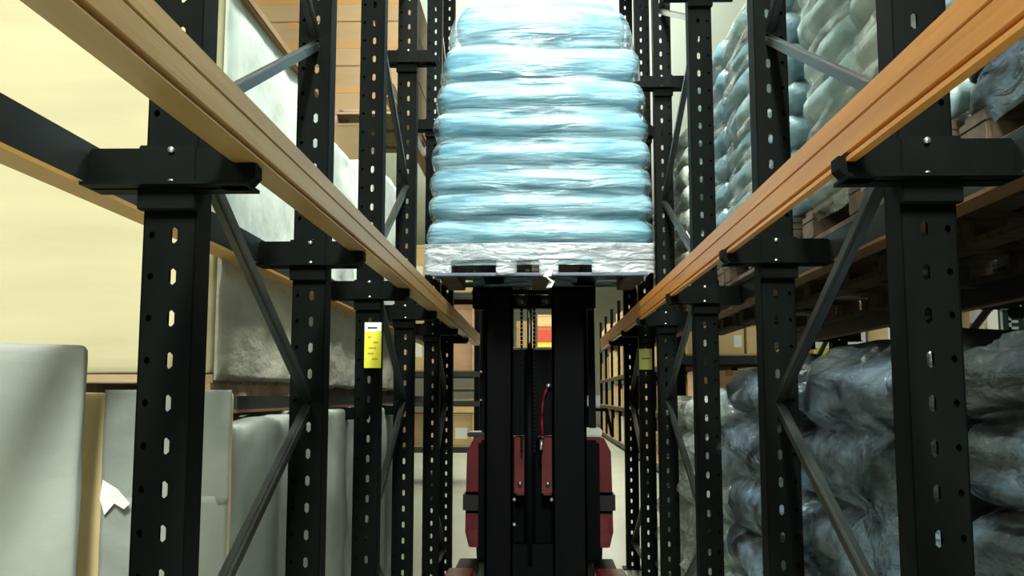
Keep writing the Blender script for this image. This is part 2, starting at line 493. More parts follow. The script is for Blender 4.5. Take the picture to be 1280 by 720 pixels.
def shell_mesh(prof, hy, seed, ny=26, na=96, amp=0.012, top=True, bow=0.0, sq=7.0):
    """stretch film round a load. prof: list of (z, half width x); rounded rectangle section, open below"""
    bm = bmesh.new(); rings = []
    off = Vector((seed * 2.1, seed, seed * .7))
    def section(hx, hyy, a):
        # superellipse-like rounded rectangle
        c, s = math.cos(a), math.sin(a)
        n = sq
        r = (abs(c) ** n + abs(s) ** n) ** (-1 / n)
        return c * r * hx, s * r * hyy
    for z, hx, dy in prof:
        ring = []
        for k in range(na):
            a = 2 * math.pi * (k + 0.5) / na
            x, y = section(hx, hy + dy, a)
            P = Vector((x, y, z))
            w = noise.noise(Vector((x * 3, y * 3, z * 16)) + off) * amp + noise.noise(Vector((x * 8, y * 8, z * 34)) + off) * amp * .5
            l = math.hypot(x, y)
            P.x *= 1 + w / l; P.y *= 1 + w / l
            if bow and P.y < 0: P.y += bow * (min(1, abs(P.x) / hx) ** 2.2)
            ring.append(bm.verts.new(P))
        rings.append(ring)
    for a, b in zip(rings, rings[1:]):
        for k in range(na):
            bm.faces.new((a[k], a[(k + 1) % na], b[(k + 1) % na], b[k]))
    if top:
        bm.faces.new(rings[-1])
    for f in bm.faces: f.smooth = True
    return bm

def from_bm(bm, name, m, parent=None, loc=None):
    me = bpy.data.meshes.new(name)
    bmesh.ops.recalc_face_normals(bm, faces=bm.faces[:])
    bm.to_mesh(me); bm.free()
    me.materials.append(m)
    o = bpy.data.objects.new(name, me); C.objects.link(o)
    if parent is not None: o.parent = parent
    if loc is not None: o.location = loc
    return o

def pallet_mesh(w, l, h, m=m_wood, boards=7, notch=True):
    """w along X, l along Y; origin at base centre"""
    mb = MB()
    t = h * 0.17
    # bottom boards along Y
    for x in (-w / 2 + .05, 0, w / 2 - .05):
        mb.box(x - .05, x + .05, -l / 2, l / 2, 0, t, m, 0.003)
    for x in (-w / 2 + .05, 0, w / 2 - .05):
        for y in (-l / 2 + .06, 0, l / 2 - .06):
            mb.box(x - .05, x + .05, y - .06, y + .06, t, h - 2 * t, m, 0.003)
    for y in (-l / 2 + .06, 0, l / 2 - .06):
        mb.box(-w / 2, w / 2, y - .06, y + .06, h - 2 * t, h - t, m, 0.002)
    bw = w / boards
    for k in range(boards):
        x = -w / 2 + bw * (k + .5)
        mb.box(x - bw * .42, x + bw * .42, -l / 2, l / 2, h - t, h, m, 0.002)
    return mb

def panel(x0, x1, y0, y1, z0, z1, seed, amp, nx=26, nz=26, wave=0.0):
    """thin uneven sheet standing in XZ (or YZ when x0==x1), thickness built in"""
    bm = bmesh.new()
    off = Vector((seed * 3.1, seed, seed * 1.9))
    alongx = abs(x1 - x0) > abs(y1 - y0)
    g = []
    for sgn in (0, 1):
        G = []
        for i in range(nx + 1):
            row = []
            for j in range(nz + 1):
                u, v = i / nx, j / nz
                z = z0 + (z1 - z0) * v
                x = x0 + (x1 - x0) * u; y = y0 + (y1 - y0) * u
                d = noise.noise(Vector((x * 5, y * 5, z * 5)) + off) * amp + noise.noise(Vector((x * 13, y * 13, z * 17)) + off) * amp * .4
                d = (max(0.0, d + amp * .6) + .004) if sgn else 0.0
                if j == 0: z += noise.noise(Vector((x * 9, y * 9, 3)) + off) * wave
                if alongx: y -= d
                else: x += d
                row.append(bm.verts.new((x, y, z)))
            G.append(row)
        g.append(G)
    for G in g:
        for i in range(nx):
            for j in range(nz):
                f = bm.faces.new((G[i][j], G[i + 1][j], G[i + 1][j + 1], G[i][j + 1])); f.smooth = True
    for i in range(nx):
        for j in (0, nz): bm.faces.new((g[0][i][j], g[0][i + 1][j], g[1][i + 1][j], g[1][i][j]))
    for j in range(nz):
        for i in (0, nx): bm.faces.new((g[0][i][j], g[0][i][j + 1], g[1][i][j + 1], g[1][i][j]))
    return bm

# ------------------------------------------------------------------ the raised load on the forklift
YF = 5.0
vals = [338, 304, 272, 239, 207, 171, 135, 98, 52, -6]         # layer seams in the photo
zs = [at(675, y, YF)[2] for y in vals]
hw = [0.61, 0.60, 0.592, 0.587, 0.58, 0.572, 0.562, 0.545, 0.51, 0.44]
load = thing('wrapped_sack_load', 'raised pallet of pale blue sacks in clear stretch film on forklift forks', 'pallet load', (0.008, YF + 0.5, zs[0]))
ZB = zs[0]
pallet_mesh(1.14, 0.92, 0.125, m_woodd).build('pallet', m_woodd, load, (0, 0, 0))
rnd = random.Random(4)
for k in range(1, 9):
    z0, z1 = zs[k], zs[k + 1]
    if k == 1: z0 = ZB + 0.127
    hx = (hw[k] + hw[k + 1]) / 2 if k < 8 else 0.46
    for j, yy in enumerate((-0.245, 0.245)):
        b = sack_mesh(hx, 0.25, (z1 - z0) / 2 * 1.10, k * 2 + j + 1, rough=1.5, n=(30, 14, 9), bow=0.06 if j == 0 else 0)
        from_bm(b, 'sack', m_sack_b, load, (rnd.uniform(-.008, .008), yy, (z0 + z1) / 2 - ZB))
prof = []
seam = [z - ZB for z in zs]
prof.append((0.03, 0.612, 0.004)); prof.append((0.06, 0.616, 0.004)); prof.append((0.10, 0.61, 0.0)); prof.append((0.13, 0.60, -0.004))
for k in range(1, 9):
    a, b = seam[k], seam[k + 1]
    if k == 1: a = 0.135
    for i in range(1, 9):
        tt = i / 8
        hwid = hw[k] + (hw[k + 1] - hw[k]) * tt
        bul = 0.028 * (math.sin(math.pi * tt) ** 0.5) - 0.010
        if k == 8 and tt > .5: hwid -= 0.16 * (tt - .5) ** 2 * 4 * .6
        prof.append((a + (b - a) * tt, hwid + bul, bul - (0 if k < 8 or tt < .5 else (tt - .5) ** 2 * .25)))
from_bm(shell_mesh(prof, 0.50, 3, na=200, amp=0.010, bow=0.055, sq=16.0), 'stretch_film', f_blue, load)
m_skirt = film('skirt_film', (0.42, 0.46, 0.48), 0.25, 0.8, rough=0.3, scale=(5, 5, 14), bscale=(8, 8, 30))
def skirt(pxa, pxb, pya, pyb, sd):
    a = at(pxa, pyb, YF); b = at(pxb, pya, YF)
    q = panel(a[0] - .008, b[0] - .008, -.502, -.502, a[2] - ZB, b[2] - ZB, sd, .008, nx=max(6, int((pxb - pxa) / 6)), nz=8, wave=.012)
    for v in q.verts: v.co.y += .035 * (abs(v.co.x) / .6) ** 2
    from_bm(q, 'film_skirt', m_skirt, load)
skirt(530, 818, 303, 326, 31)
for q in ((530, 564, 325, 342, 32), (620, 646, 325, 342, 33), (674, 698, 325, 344, 34), (740, 818, 325, 342, 35)): skirt(*q)
a = at(538, 345, YF); b = at(810, 340, YF)
MB().box(a[0] - .008, b[0] - .008, -.50, -.47, a[2] - ZB, b[2] - ZB, m_slate, .003).build('bottom_board', m_slate, load)
# film tail hanging below the pallet, and the film skirt strips across the pallet openings
tail = MB()
tp = [at(686, 338, YF), at(684, 346, YF), at(690, 352, YF), at(686, 360, YF)]
for a, b, w in zip(tp, tp[1:], (0.05, 0.03, 0.045)):
    tail.bar((a[0] - 0.008, a[1] - YF - 0.505, a[2] - ZB), (b[0] - 0.008, b[1] - YF - 0.515, b[2] - ZB), w, 0.006)
tail.build('film_tail', m_white, load)

# ------------------------------------------------------------------ pallet loads of sacks in the right lane
SACKV = {}
def sack_proto(key, hx, hy, hz, rough):
    if key not in SACKV:
        SACKV[key] = []
        for s in range(4):
            o = from_bm(sack_mesh(hx, hy, hz, s + len(SACKV) * 5 + 1, rough), 'sack', m_sack_g)
            me = o.data; bpy.data.objects.remove(o); SACKV[key].append(me)
    return SACKV[key]

def sack_load(label, x0, x1, y0, y1, zb, ztop, layers, msack, mfilm, seed, pallet=True, rough=1.0, per=2, ph=0.115, dome=0.0, jit=0.012):
    rn = random.Random(seed)
    cx, cy = (x0 + x1) / 2, (y0 + y1) / 2
    w, l = x1 - x0, y1 - y0
    t = thing('wrapped_sack_load', label, 'pallet load', (cx, cy, zb + H))
    base = 0
    if pallet:
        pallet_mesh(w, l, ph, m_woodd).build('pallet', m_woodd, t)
        base = ph
    hh = (ztop - zb - base) / layers
    hz = hh / 2
    key = (round(w, 2), round(l, 2), round(hh, 3), per, rough)
    protos = sack_proto(key, w / 4 + 0.003, l / (2 * per) + 0.003, hz * 1.12, rough)
    for k in range(layers):
        for i in range(2):
            for j in range(per):
                if i == 1 and k < layers - 1 and j > 0: continue          # hidden inside
                me = protos[rn.randrange(4)]
                o = bpy.data.objects.new('sack', me); C.objects.link(o); o.parent = t
                o.location = (-w / 4 + i * w / 2 + rn.uniform(-jit, jit), -l / 2 + l * (j + .5) / per + rn.uniform(-jit, jit) * .5,
                              base + hh * (k + .5) + (dome * math.cos((j + .5 - per / 2) * 1.2) * k / layers if dome else 0))
                o.rotation_euler = (rn.uniform(-.03, .03) * rough, rn.uniform(-.03, .03), rn.choice((0, math.pi)) + rn.uniform(-.02, .02))
                if not me.materials or me.materials[0] != msack:
                    me.materials.clear(); me.materials.append(msack)
    if mfilm:
        pr = [(-0.0, w / 2 + .006, 0.006)]
        if pallet: pr = [(base * .55, w / 2 + .004, 0.004), (base, w / 2 + .006, .006)]
        for k in range(layers):
            for i in range(1, 7):
                tt = i / 6
                bul = 0.026 * math.sin(math.pi * tt) ** .6 * rough - 0.006
                d = 0.0
                if k == layers - 1 and tt > .5: d = (tt - .5) ** 2 * .5
                pr.append((base + hh * (k + tt) + (dome * .5 * (k + tt) / layers if dome else 0), w / 2 + bul - d, bul - d))
        from_bm(shell_mesh(pr, l / 2, seed + 9, na=110, amp=0.022 * rough), 'stretch_film', mfilm, t)
    return t

sack_load('grey sack load on shaded pallet at right edge, under the orange rail', 0.85, 1.90, 0.92, 1.93, 0.457, 0.70, 2, m_sack_d, f_dark, 11, ph=0.10)
sack_load('grey-green wrapped sack stack behind nearest right post, above orange rail', 0.828, 1.89, 1.99, 3.02, 0.457, 1.45, 7, m_sack_g, f_grey, 12)
sack_load('blue-grey wrapped sack stack between first and second right frames', 0.795, 1.87, 3.08, 4.12, 0.457, 1.52, 8, m_sack_s, f_grey, 13)
sack_load('tall blue-grey wrapped sack stack behind the second right frame', 0.80, 1.88, 4.18, 5.15, 0.457, 1.60, 8, m_sack_s, f_grey, 14)
sack_load('pale crumpled sack stack deep in the right lane beside raised load', 0.80, 1.88, 5.25, 6.25, 0.457, 1.50, 8, m_sack_w, f_grey, 15, rough=1.6)
sack_load('pale sack stack furthest back in the right lane', 0.80, 1.88, 6.35, 7.35, 0.457, 1.35, 8, m_sack_w, f_grey, 16, rough=1.6)
# lower level, standing on the floor
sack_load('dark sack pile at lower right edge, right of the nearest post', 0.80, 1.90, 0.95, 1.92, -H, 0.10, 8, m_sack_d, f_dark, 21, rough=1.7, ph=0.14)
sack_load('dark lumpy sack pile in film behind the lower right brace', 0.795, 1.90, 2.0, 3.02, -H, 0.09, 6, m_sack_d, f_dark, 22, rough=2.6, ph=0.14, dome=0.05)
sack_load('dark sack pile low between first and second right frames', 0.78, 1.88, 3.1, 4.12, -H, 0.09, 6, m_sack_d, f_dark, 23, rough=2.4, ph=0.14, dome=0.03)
sack_load('glossy grey sack pile low behind the second right frame', 0.78, 1.88, 4.25, 5.2, -H, 0.02, 6, m_sack_g, f_grey, 24, rough=2.4, ph=0.14)
sack_load('pale sack pile low and far in the right lane', 0.78, 1.88, 5.35, 6.3, -H, -0.02, 6, m_sack_w, f_grey, 25, rough=2.4, ph=0.14)

# ------------------------------------------------------------------ wrapped goods of the left lane
def soft_box(x0, x1, y0, y1, z0, z1, r=0.02, amp=0.004, seed=1, n=(22, 22, 22), droop=0.0, fr=4.0):
    """rounded, slightly uneven box, world coordinates minus its own origin (base centre)"""
    bm = grid_box(*n)
    hx, hy, hz = (x1 - x0) / 2, (y1 - y0) / 2, (z1 - z0) / 2
    off = Vector((seed * 1.7, seed * 2.9, seed))
    for v in bm.verts:
        p = Vector((v.co.x * hx, v.co.y * hy, v.co.z * hz))
        inn = Vector((max(-(hx - r), min(hx - r, p.x)), max(-(hy - r), min(hy - r, p.y)), max(-(hz - r), min(hz - r, p.z))))
        d = p - inn
        if d.length > 1e-9: p = inn + d.normalized() * r
        nr = Vector((p.x / hx, p.y / hy, p.z / hz)); nr.normalize()
        a = noise.noise(Vector((p.x * fr, p.y * fr, p.z * fr)) + off)
        b = noise.noise(Vector((p.x * fr * 3, p.y * fr * 3, p.z * fr * 3)) - off)
        p += nr * (a * amp + b * amp * .45)
        if droop: p += nr * droop * (1 - v.co.z ** 2) * (1 - min(1, abs(v.co.x * v.co.y)))
        p.z += hz
        v.co = p
    for f in bm.faces: f.smooth = True
    return bm

def goods(name, label, cat, x0, x1, y0, y1, z0, z1, m, **k):
    t = thing(name, label, cat, ((x0 + x1) / 2, (y0 + y1) / 2, z0 + H))
    from_bm(soft_box(x0, x1, y0, y1, z0, z1, **k), 'body', m, t)
    return t

# lower wrapped block on a board, with a toned wrap sheet on its lane side
def block(name, label, x0, x1, y0, y1, z0, z1, mfront, mside, seed, base=None, edge=False, droop=False, split=None, mb_=None):
    m_base = mb_ or m_woodd
    t = thing(name, label, 'wrapped goods', ((x0 + x1) / 2, (y0 + y1) / 2, z0 + H))
    hx, hy = (x1 - x0) / 2, (y1 - y0) / 2
    b0 = 0
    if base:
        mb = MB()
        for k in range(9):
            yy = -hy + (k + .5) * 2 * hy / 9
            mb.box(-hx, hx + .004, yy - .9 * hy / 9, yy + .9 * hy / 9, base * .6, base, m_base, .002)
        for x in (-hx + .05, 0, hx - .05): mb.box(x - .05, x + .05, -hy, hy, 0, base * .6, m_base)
        mb.build('pallet', m_base, t); b0 = base
    from_bm(soft_box(x0, x1, y0, y1, z0 + b0, z1, r=.015, amp=.004, seed=seed), 'body', mfront, t, (0, 0, b0))
    p = panel(hx + .004, hx + .004, -hy + .012, hy, b0 - (0.012 if droop else -.004), (split or z1 - z0) - .004, seed + 3, 0.012, wave=.012)
    from_bm(p, 'side_wrap', mside, t)
    if split:
        from_bm(panel(hx + .004, hx + .004, -hy + .008, hy, split - .02, z1 - z0, seed + 5, 0.008, wave=.02), 'side_wrap', m_white, t)
    if edge:
        MB().box(hx - .05, hx + .03, -hy, hy, z1 - z0, z1 - z0 + .03, m_tape, .004).box(-hx, hx - .05, -hy, -hy + .06, z1 - z0, z1 - z0 + .03, m_tape, .004).build('edge_board', m_tape, t)
    return t
block('wrapped_block', 'tall cream block with wrapped side toned grey and mint for its light behind nearest left post', -1.79, -0.880, 2.56, 3.70, 0.0, 1.15, m_cream, m_grey, 1, base=0.058, droop=True, edge=True, split=0.46, mb_=m_wood)  # grey and mint sheets put the side's different light into colour
block('wrapped_block', 'grey wrapped block behind second left post, lower tier', -1.79, -0.880, 3.74, 4.72, 0.0, 0.465, m_grey, m_grey, 5, base=0.045, droop=True)
block('wrapped_block', 'white wrapped block behind second left post, upper tier', -1.79, -0.885, 3.76, 4.45, 0.467, 1.08, m_white, m_white, 6)
block('wrapped_block', 'grey wrapped block behind the yellow sign', -1.79, -0.880, 4.80, 5.80, 0.0, 0.42, m_grey, m_grey, 7, base=0.045, droop=True)
block('wrapped_block', 'small white wrapped box between second and third left posts, upper tier', -1.50, -0.86, 4.85, 5.60, 0.467, 1.22, m_white, m_white, 8)

# tall goods standing on the floor of the left lane
def corner_place(o, fr, w, d, th):
    # rotate about Z so that the front right corner stands at fr
    c, sn = math.cos(th), math.sin(th)
    ox, oy = w / 2, -d / 2
    o.location.x = fr[0] - (ox * c - oy * sn)
    o.location.y = fr[1] - (ox * sn + oy * c)
    o.rotation_euler.z = th
tA = goods('tall_wrapped_box', 'tall pale wrapped box at the lower left edge of the photo', 'wrapped box', -.25, .25, -.06, .06, -H, at(80, 431, 1.93)[2] - H, m_paper, r=.012, amp=.006, seed=3, n=(26, 10, 40))
corner_place(tA, at(105, 495, 1.95)[:2], .50, .12, R(24))
MB().tube((-.02, -.069, H + .045), (-.02, -.058, H + .045), 0.010, m_ink).build('hole', m_ink, tA)
WB = .346
tB = thing('tall_carton', 'tall tan carton partly covered in torn pale paper, left of nearest post', 'carton', (0, 0, 0))
from_bm(soft_box(-WB / 2, WB / 2, -.05, .05, 0, H + 0.008, r=.008, amp=.003, seed=9, n=(16, 8, 30)), 'body', m_tan2, tB, (0, 0, 0))
corner_place(tB, at(289, 495, 2.22)[:2], WB, .10, R(14))
p = panel(-WB / 2 + .075, WB / 2 + .002, -0.052, -0.052, H - 0.235, H + 0.014, 12, 0.010, nx=34, nz=34, wave=.02)
from_bm(p, 'paper_cover', m_paper, tB)
p = panel(-WB / 2 + .077, WB / 2, -0.0515, -0.0515, 0.01, H - 0.225, 14, 0.010, nx=30, nz=60, wave=.0)
from_bm(p, 'paper_cover', m_paper, tB)
# torn flap
fl = bmesh.new()
pts = [(0, 0, 0), (.035, -.016, -.02), (.062, -.022, -.05), (.05, -.020, -.062), (.028, -.012, -.05), (.008, -.008, -.075), (-.004, -.002, -.04)]
a = [fl.verts.new(q) for q in pts]; b = [fl.verts.new((x, y + .004, z)) for x, y, z in pts]
fl.faces.new(a); fl.faces.new(b[::-1])
for k in range(len(pts)): fl.faces.new((a[k], a[(k + 1) % len(pts)], b[(k + 1) % len(pts)], b[k]))
from_bm(fl, 'torn_flap', m_signw, tB, (-WB / 2 + .079, -0.066, H - 0.185))
goods('tall_wrapped_box', 'pale wrapped box with slanted top between first and second left posts', 'wrapped box', -1.35, -0.742, 2.39, 3.30, -H, -0.062, m_paper, r=.03, amp=.02, seed=5, n=(20, 30, 36), fr=5)
goods('tall_wrapped_box', 'pale wrapped box low between second and third left posts', 'wrapped box', -1.35, -0.75, 3.36, 4.06, -H, -0.052, m_paper, r=.015, amp=.010, seed=6, n=(16, 26, 36), fr=5)
goods('tall_wrapped_box', 'narrow pale wrapped box low beyond the yellow sign', 'wrapped box', -1.35, -0.75, 4.45, 5.20, -H, -0.050, m_paper, r=.02, amp=.012, seed=7, n=(16, 26, 30), fr=5)

# ------------------------------------------------------------------ cartons
def carton_mesh(w, l, h, m, tape=m_tape, label=None, flap=True):
    mb = MB()
    mb.box(-w / 2, w / 2, -l / 2, l / 2, 0, h, m, 0.006)
    mb.box(-w * .06, w * .06, -l / 2 - .002, l / 2 + .002, h - .12 * h, h + .002, tape)
    mb.box(-w * .48, w * .48, -l / 2 - .0015, -l / 2, h * .93, h * .935, m_rail_g)
    if label: mb.box(w * .12, w * .4, -l / 2 - .003, -l / 2, h * .2, h * .55, label)
    return mb
# tan cartons on the upper level of the left lane
t = None
zc = 1.735
pal = pallet_mesh(1.06, 1.0, 0.10).build('pallet', m_wood, None, (-1.35, 6.5, zc + H)); tag(pal, 'wooden pallet under the tan cartons high in the left lane', 'pallet')
names = ['lower left', 'lower right']
for k in range(3):
    for i in range(2):
        o = MB().box(-.262, .262, -.46, .46, 0, .298, m_tan, .006).box(-.262, .262, -.4615, -.46, .12, .16, m_tape).box(-.03, .03, -.462, .462, .25, .3, m_tape).build('carton', m_tan, None, (-1.615 + i * .53, 6.5, zc + H + .10 + k * .30))
        tag(o, '%s tan carton with orange band, %s of the stack high in the left lane' % (['left', 'right'][i], ['bottom row', 'middle row', 'top row'][k]), 'carton')
o = carton_mesh(.50, .5, .26, m_tan).build('carton', m_tan, None, (-1.13, 5.35, 0.467 + .76 + H - .76))
tag(o, 'small brown carton behind the white wrapped box', 'carton'); o.location = (-1.2, 5.35, 1.223 + H)

# ------------------------------------------------------------------ shelving with cartons beyond the racking
def shelf_rack(label, x0, x1, y0, y1, levels, mside=m_post, beams_front='x', top=2.6):
    t = thing('storage_shelf', label, 'shelving', ((x0 + x1) / 2, (y0 + y1) / 2, 0))
    hx, hy = (x1 - x0) / 2, (y1 - y0) / 2
    L = (x1 - x0) if beams_front == 'x' else (y1 - y0)
    nb = max(1, int(round(L / 2.4)))
    for k in range(nb + 1):
        for e in (-1, 1):
            if beams_front == 'x': px, py = -hx + .04 + k * (2 * hx - .08) / nb, e * (hy - .04)
            else: px, py = e * (hx - .04), -hy + .04 + k * (2 * hy - .08) / nb
            MB().box(px - .04, px + .04, py - .04, py + .04, 0, top, mside).build('upright', mside, t)
    for z in levels:
        for e in (-1, 1):
            if beams_front == 'x': MB().box(-hx, hx, e * hy - .02 - (.02 if e > 0 else 0), e * hy + .02, z - .10, z - .02, m_rail_d).build('shelf_beam', m_rail_d, t)
            else: MB().box(e * hx - .02, e * hx + .02, -hy, hy, z - .10, z - .02, m_rail_d).build('shelf_beam', m_rail_d, t)
        MB().box(-hx + .01, hx - .01, -hy + .01, hy - .01, z - .02, z, m_wood).build('shelf_board', m_wood, t)
    return t
cm = {}
def far_carton(kind, w, l, h, loc, label, group):
    key = (kind, w, l, h)
    if key not in cm:
        mm = {'t': m_tan2, 'p': m_tan3, 'd': m_tan, 'r': m_red_card, 'w': m_white_card}[kind]
        cm[key] = carton_mesh(w, l, h, mm, label=m_white_card if kind in 'tr' else None).build('carton', mm)
        o = cm[key]
    else:
        o = cm[key].copy(); C.objects.link(o)
    o.location = loc
    tag(o, label, 'carton', group)
    return o

# long shelf row on the right of the far aisle
SX0, SX1 = 1.92, 2.92
shelf_rack('long shelving row on the right beyond the forklift', SX0, SX1, 12.0, 31.0, (0.15, 1.0, 1.75, 2.7), beams_front='y', top=3.6)
rn = random.Random(8)
for z, hmax in ((0.15, .72), (1.0, .6), (1.75, .75), (2.7, .7)):
    y = 12.25
    while y < 30.3:
        l = rn.choice((.6, .8, 1.0))
        h = round(hmax * rn.choice((.7, .85, .95)), 2)
        k = rn.choice('ttppdw' if z < 2 else 'ttpp')
        far_carton(k, .8, l, h, (2.38, y + l / 2, z), '%s carton, %s of long shelf row, %s' % ({'t': 'light tan', 'p': 'pinkish', 'd': 'brown', 'w': 'white'}[k], {.15: 'lowest level', 1.0: 'second level', 1.75: 'third level', 2.7: 'top level'}[z], 'near end' if y < 18 else 'middle' if y < 24.5 else 'far end'), '%s cartons at %d cm in the %s of the long shelf row' % (k.replace('t', 'tan').replace('w', 'white').replace('p', 'pink').replace('d', 'brown'), z * 100, 'near end' if y < 18 else 'middle' if y < 24.5 else 'far end'))
        y += l + rn.choice((.06, .12, .3))
# shelf facing us behind the right lane
shelf_rack('shelving behind the right lane, facing the camera', 1.3, 6.6, 9.2, 10.2, (0.15, 0.9, 1.65, 2.6), top=3.4)
x = 1.42
for i, (k, w, h) in enumerate((('t', .26, .33), ('t', .26, .33), ('t', .26, .33), ('t', .26, .33), ('p', .3, .3), ('w', .24, .42), ('t', .3, .5), ('p', .3, .4), ('w', .14, .45), ('d', .15, .42), ('t', .12, .3), ('w', .1, .46), ('d', .16, .44), ('r', .13, .24), ('t', .2, .4), ('w', .2, .3), ('r', .3, .35))):
    far_carton(k, w, .8, h, (x + w / 2, 9.72, 1.65), {'t': 'light tan', 'p': 'pinkish', 'd': 'brown', 'r': 'red', 'w': 'white'}[k] + ' carton glimpsed under the right pallets, ' + ('left part of shelf' if i < 8 else 'middle of shelf' if i < 13 else 'right part of shelf'), 'cartons glimpsed under the right pallets')
    x += w + .025
x = 3.15
for i, k in enumerate('dptdpt'):
    far_carton(k, .5, .8, .6, (x + .25, 9.72, .9), {'t': 'light tan', 'p': 'pinkish', 'd': 'brown'}[k] + ' carton on the middle shelf behind the right lane', {'t': 'tan', 'p': 'pink', 'd': 'brown'}[k] + ' cartons, middle shelf behind the right lane')
    x += .57
# shelf facing us at the left end of the aisle
shelf_rack('shelving facing the camera behind the left racking', -5.0, -0.86, 13.8, 14.8, (0.55, 1.2, 1.62, 2.75), top=3.6)
for z, hh, ks in ((0.55, .45, 'tdtpt'), (1.62, .95, 'pttpt'), (2.75, .7, 'ttptt')):
    x = -0.98
    for i, k in enumerate(ks):
        w = .55 if i % 2 else .62
        far_carton(k, w, .8, hh, (x - w / 2, 14.3, z), {'t': 'light tan', 'p': 'pinkish', 'd': 'brown'}[k] + ' carton left of forklift, ' + {0.55: 'low shelf', 1.62: 'tall on middle shelf', 2.75: 'top shelf'}[z],
                   {'t': 'tan', 'p': 'pink', 'd': 'brown'}[k] + ' cartons left of forklift at %d cm' % int(z * 100))
        x -= w + .05
# things seen through the mast: stacked cartons far down the aisle
shelf_rack('tall shelving closing the far end of the aisle', -3.6, 1.7, 32.6, 33.8, (0.15, 1.5, 2.9, 4.4), top=5.2)
for k, (mm, x, z, w, h, lb) in enumerate((
        (m_yellow, .17, 2.9, .5, .16, 'flat yellow carton'), (m_red_card, .17, 3.06, .5, .55, 'red carton on the flat yellow carton'), (m_tan2, .17, 3.61, .5, .4, 'small tan carton on the red carton'),
        (m_tan, -.5, 2.9, .6, .9, 'brown carton left of the yellow carton'), (m_tan2, -1.5, 2.9, 1.0, 1.1, 'light carton on the left of the third level'),
        (m_tan3, 1.1, 2.9, .9, 1.0, 'pinkish carton on the right of the third level'), (m_tan2, -.2, 1.5, 1.1, 1.0, 'light carton on the second level, middle'),
        (m_tan3, 1.1, 1.5, .9, .9, 'pinkish carton on the second level, right'), (m_tan, -1.7, 1.5, 1.1, 1.1, 'brown carton on the second level, left'),
        (m_tan2, -2.4, .15, 1.1, 1.0, 'light carton on the lowest level, left'), (m_tan, -.9, .15, 1.2, 1.1, 'brown carton on the lowest level, middle'), (m_tan3, 1.0, .15, 1.0, 1.0, 'pinkish carton on the lowest level, right'))):
    o = MB().box(-w / 2, w / 2, -.4, .4, 0, h, mm, .01).box(-w / 2, w / 2, -.402, -.4, h * .8, h * .86, m_tape).build('carton', mm, None, (x, 33.2, z))
    tag(o, lb + ', at the far end of the aisle', 'carton')

# lamps hanging in the far aisle
for k, y in enumerate((12.5, 17, 21.5, 26, 30.5, 35)):
    t = thing('strip_lamp', ['nearest', 'second', 'third', 'fourth', 'fifth', 'furthest'][k] + ' white strip lamp on the ceiling beyond the forklift', 'lamp', (0.3, y, 5.8))
    MB().box(-.12, .12, -1.3, 1.3, .06, .14, m_lamph, .01).build('housing', m_lamph, t)
    MB().tube((-.05, -1.25, .03), (-.05, 1.25, .03), .02, m_lamp).build('tube', m_lamp, t)
    MB().tube((.05, -1.25, .03), (.05, 1.25, .03), .02, m_lamp).build('tube', m_lamp, t)
    MB().tube((0, -1, .14), (0, -1, 1.2), .006, m_lamph).tube((0, 1, .14), (0, 1, 1.2), .006, m_lamph).build('hanger', m_lamph, t)

# ------------------------------------------------------------------ signs
def sign(label, px0, px1, py0, py1, Y, build):
    a = at(px0, py1, Y); b = at(px1, py0, Y)
    w, h = b[0] - a[0], b[2] - a[2]
    t = thing('sign', label, 'sign', ((a[0] + b[0]) / 2, Y, a[2]))
    build(t, w, h)
    return t
def yellow_sign(t, w, h):
    MB().box(-w / 2, w / 2, 0, .003, 0, h, m_yellow).build('board', m_yellow, t)
    MB().box(-w / 2, w / 2, -.001, 0, h * .80, h, m_signw).build('heading_strip', m_signw, t)
    MB().box(-w * .32, w * .25, -.002, 0, h * .86, h * .90, m_ink).build('printed_line', m_ink, t)
    for k, (x0, x1) in enumerate(((-.3, -.1), (.02, .3), (-.25, .2), (-.3, .05), (-.05, .28))):
        z = h * (.66 - k * .12)
        MB().box(w * x0, w * x1, -.001, 0, z, z + h * .035, m_rail_l).build('printed_line', m_rail_l, t)
sign('yellow notice with white heading on the third left post', 455, 477, 403, 460, 3.66, yellow_sign)
def small_sign(t, w, h):
    MB().box(-w / 2, w / 2, 0, .004, 0, h, m_signw).build('board', m_signw, t)
    MB().box(-w / 2 + .01, w * .28, -.002, 0, h * .05, h * .45, m_yellow).build('yellow_panel', m_yellow, t)
sign('white and yellow notice on shelf seen over the dark sacks', 1018, 1052, 417, 450, 9.17, small_sign)
m_olive = mat('notice_olive', (0.24, 0.24, 0.03), 0.6)
def yl(t, w, h):
    MB().box(-w / 2, w / 2, 0, .004, 0, h, m_olive).build('board', m_olive, t)
    MB().box(-w * .3, w * .3, -.002, 0, h * .5, h * .56, m_ink).build('print', m_ink, t)
sign('small yellow-green notice fixed to a far right rack post', 799, 815, 436, 462, 6.08, yl)
def e_sign(t, w, h):
    mb = MB(); mb.box(-w / 2, w / 2, 0, .006, 0, h, m_ink, .002); mb.build('board', m_ink, t)
    b = w * .10
    mb = MB()
    mb.box(-w / 2, -w / 2 + b, -.003, 0, 0, h, m_signw, .001).box(w / 2 - b, w / 2, -.003, 0, 0, h, m_signw, .001)
    mb.box(-w / 2, w / 2, -.003, 0, 0, b, m_signw, .001).box(-w / 2, w / 2, -.003, 0, h - b, h, m_signw, .001)
    mb.build('border', m_signw, t)
    mb = MB()
    x0 = -w * .18
    mb.box(x0, x0 + w * .10, -.003, 0, h * .25, h * .78, m_signw)
    for z in (.25, .47, .69): mb.box(x0, x0 + w * .36, -.003, 0, h * z, h * (z + .09), m_signw)
    mb.build('letter', m_signw, t)
sign('black sign with white border and letter E at right edge', 1251, 1282, 384, 421, 4.15, e_sign)

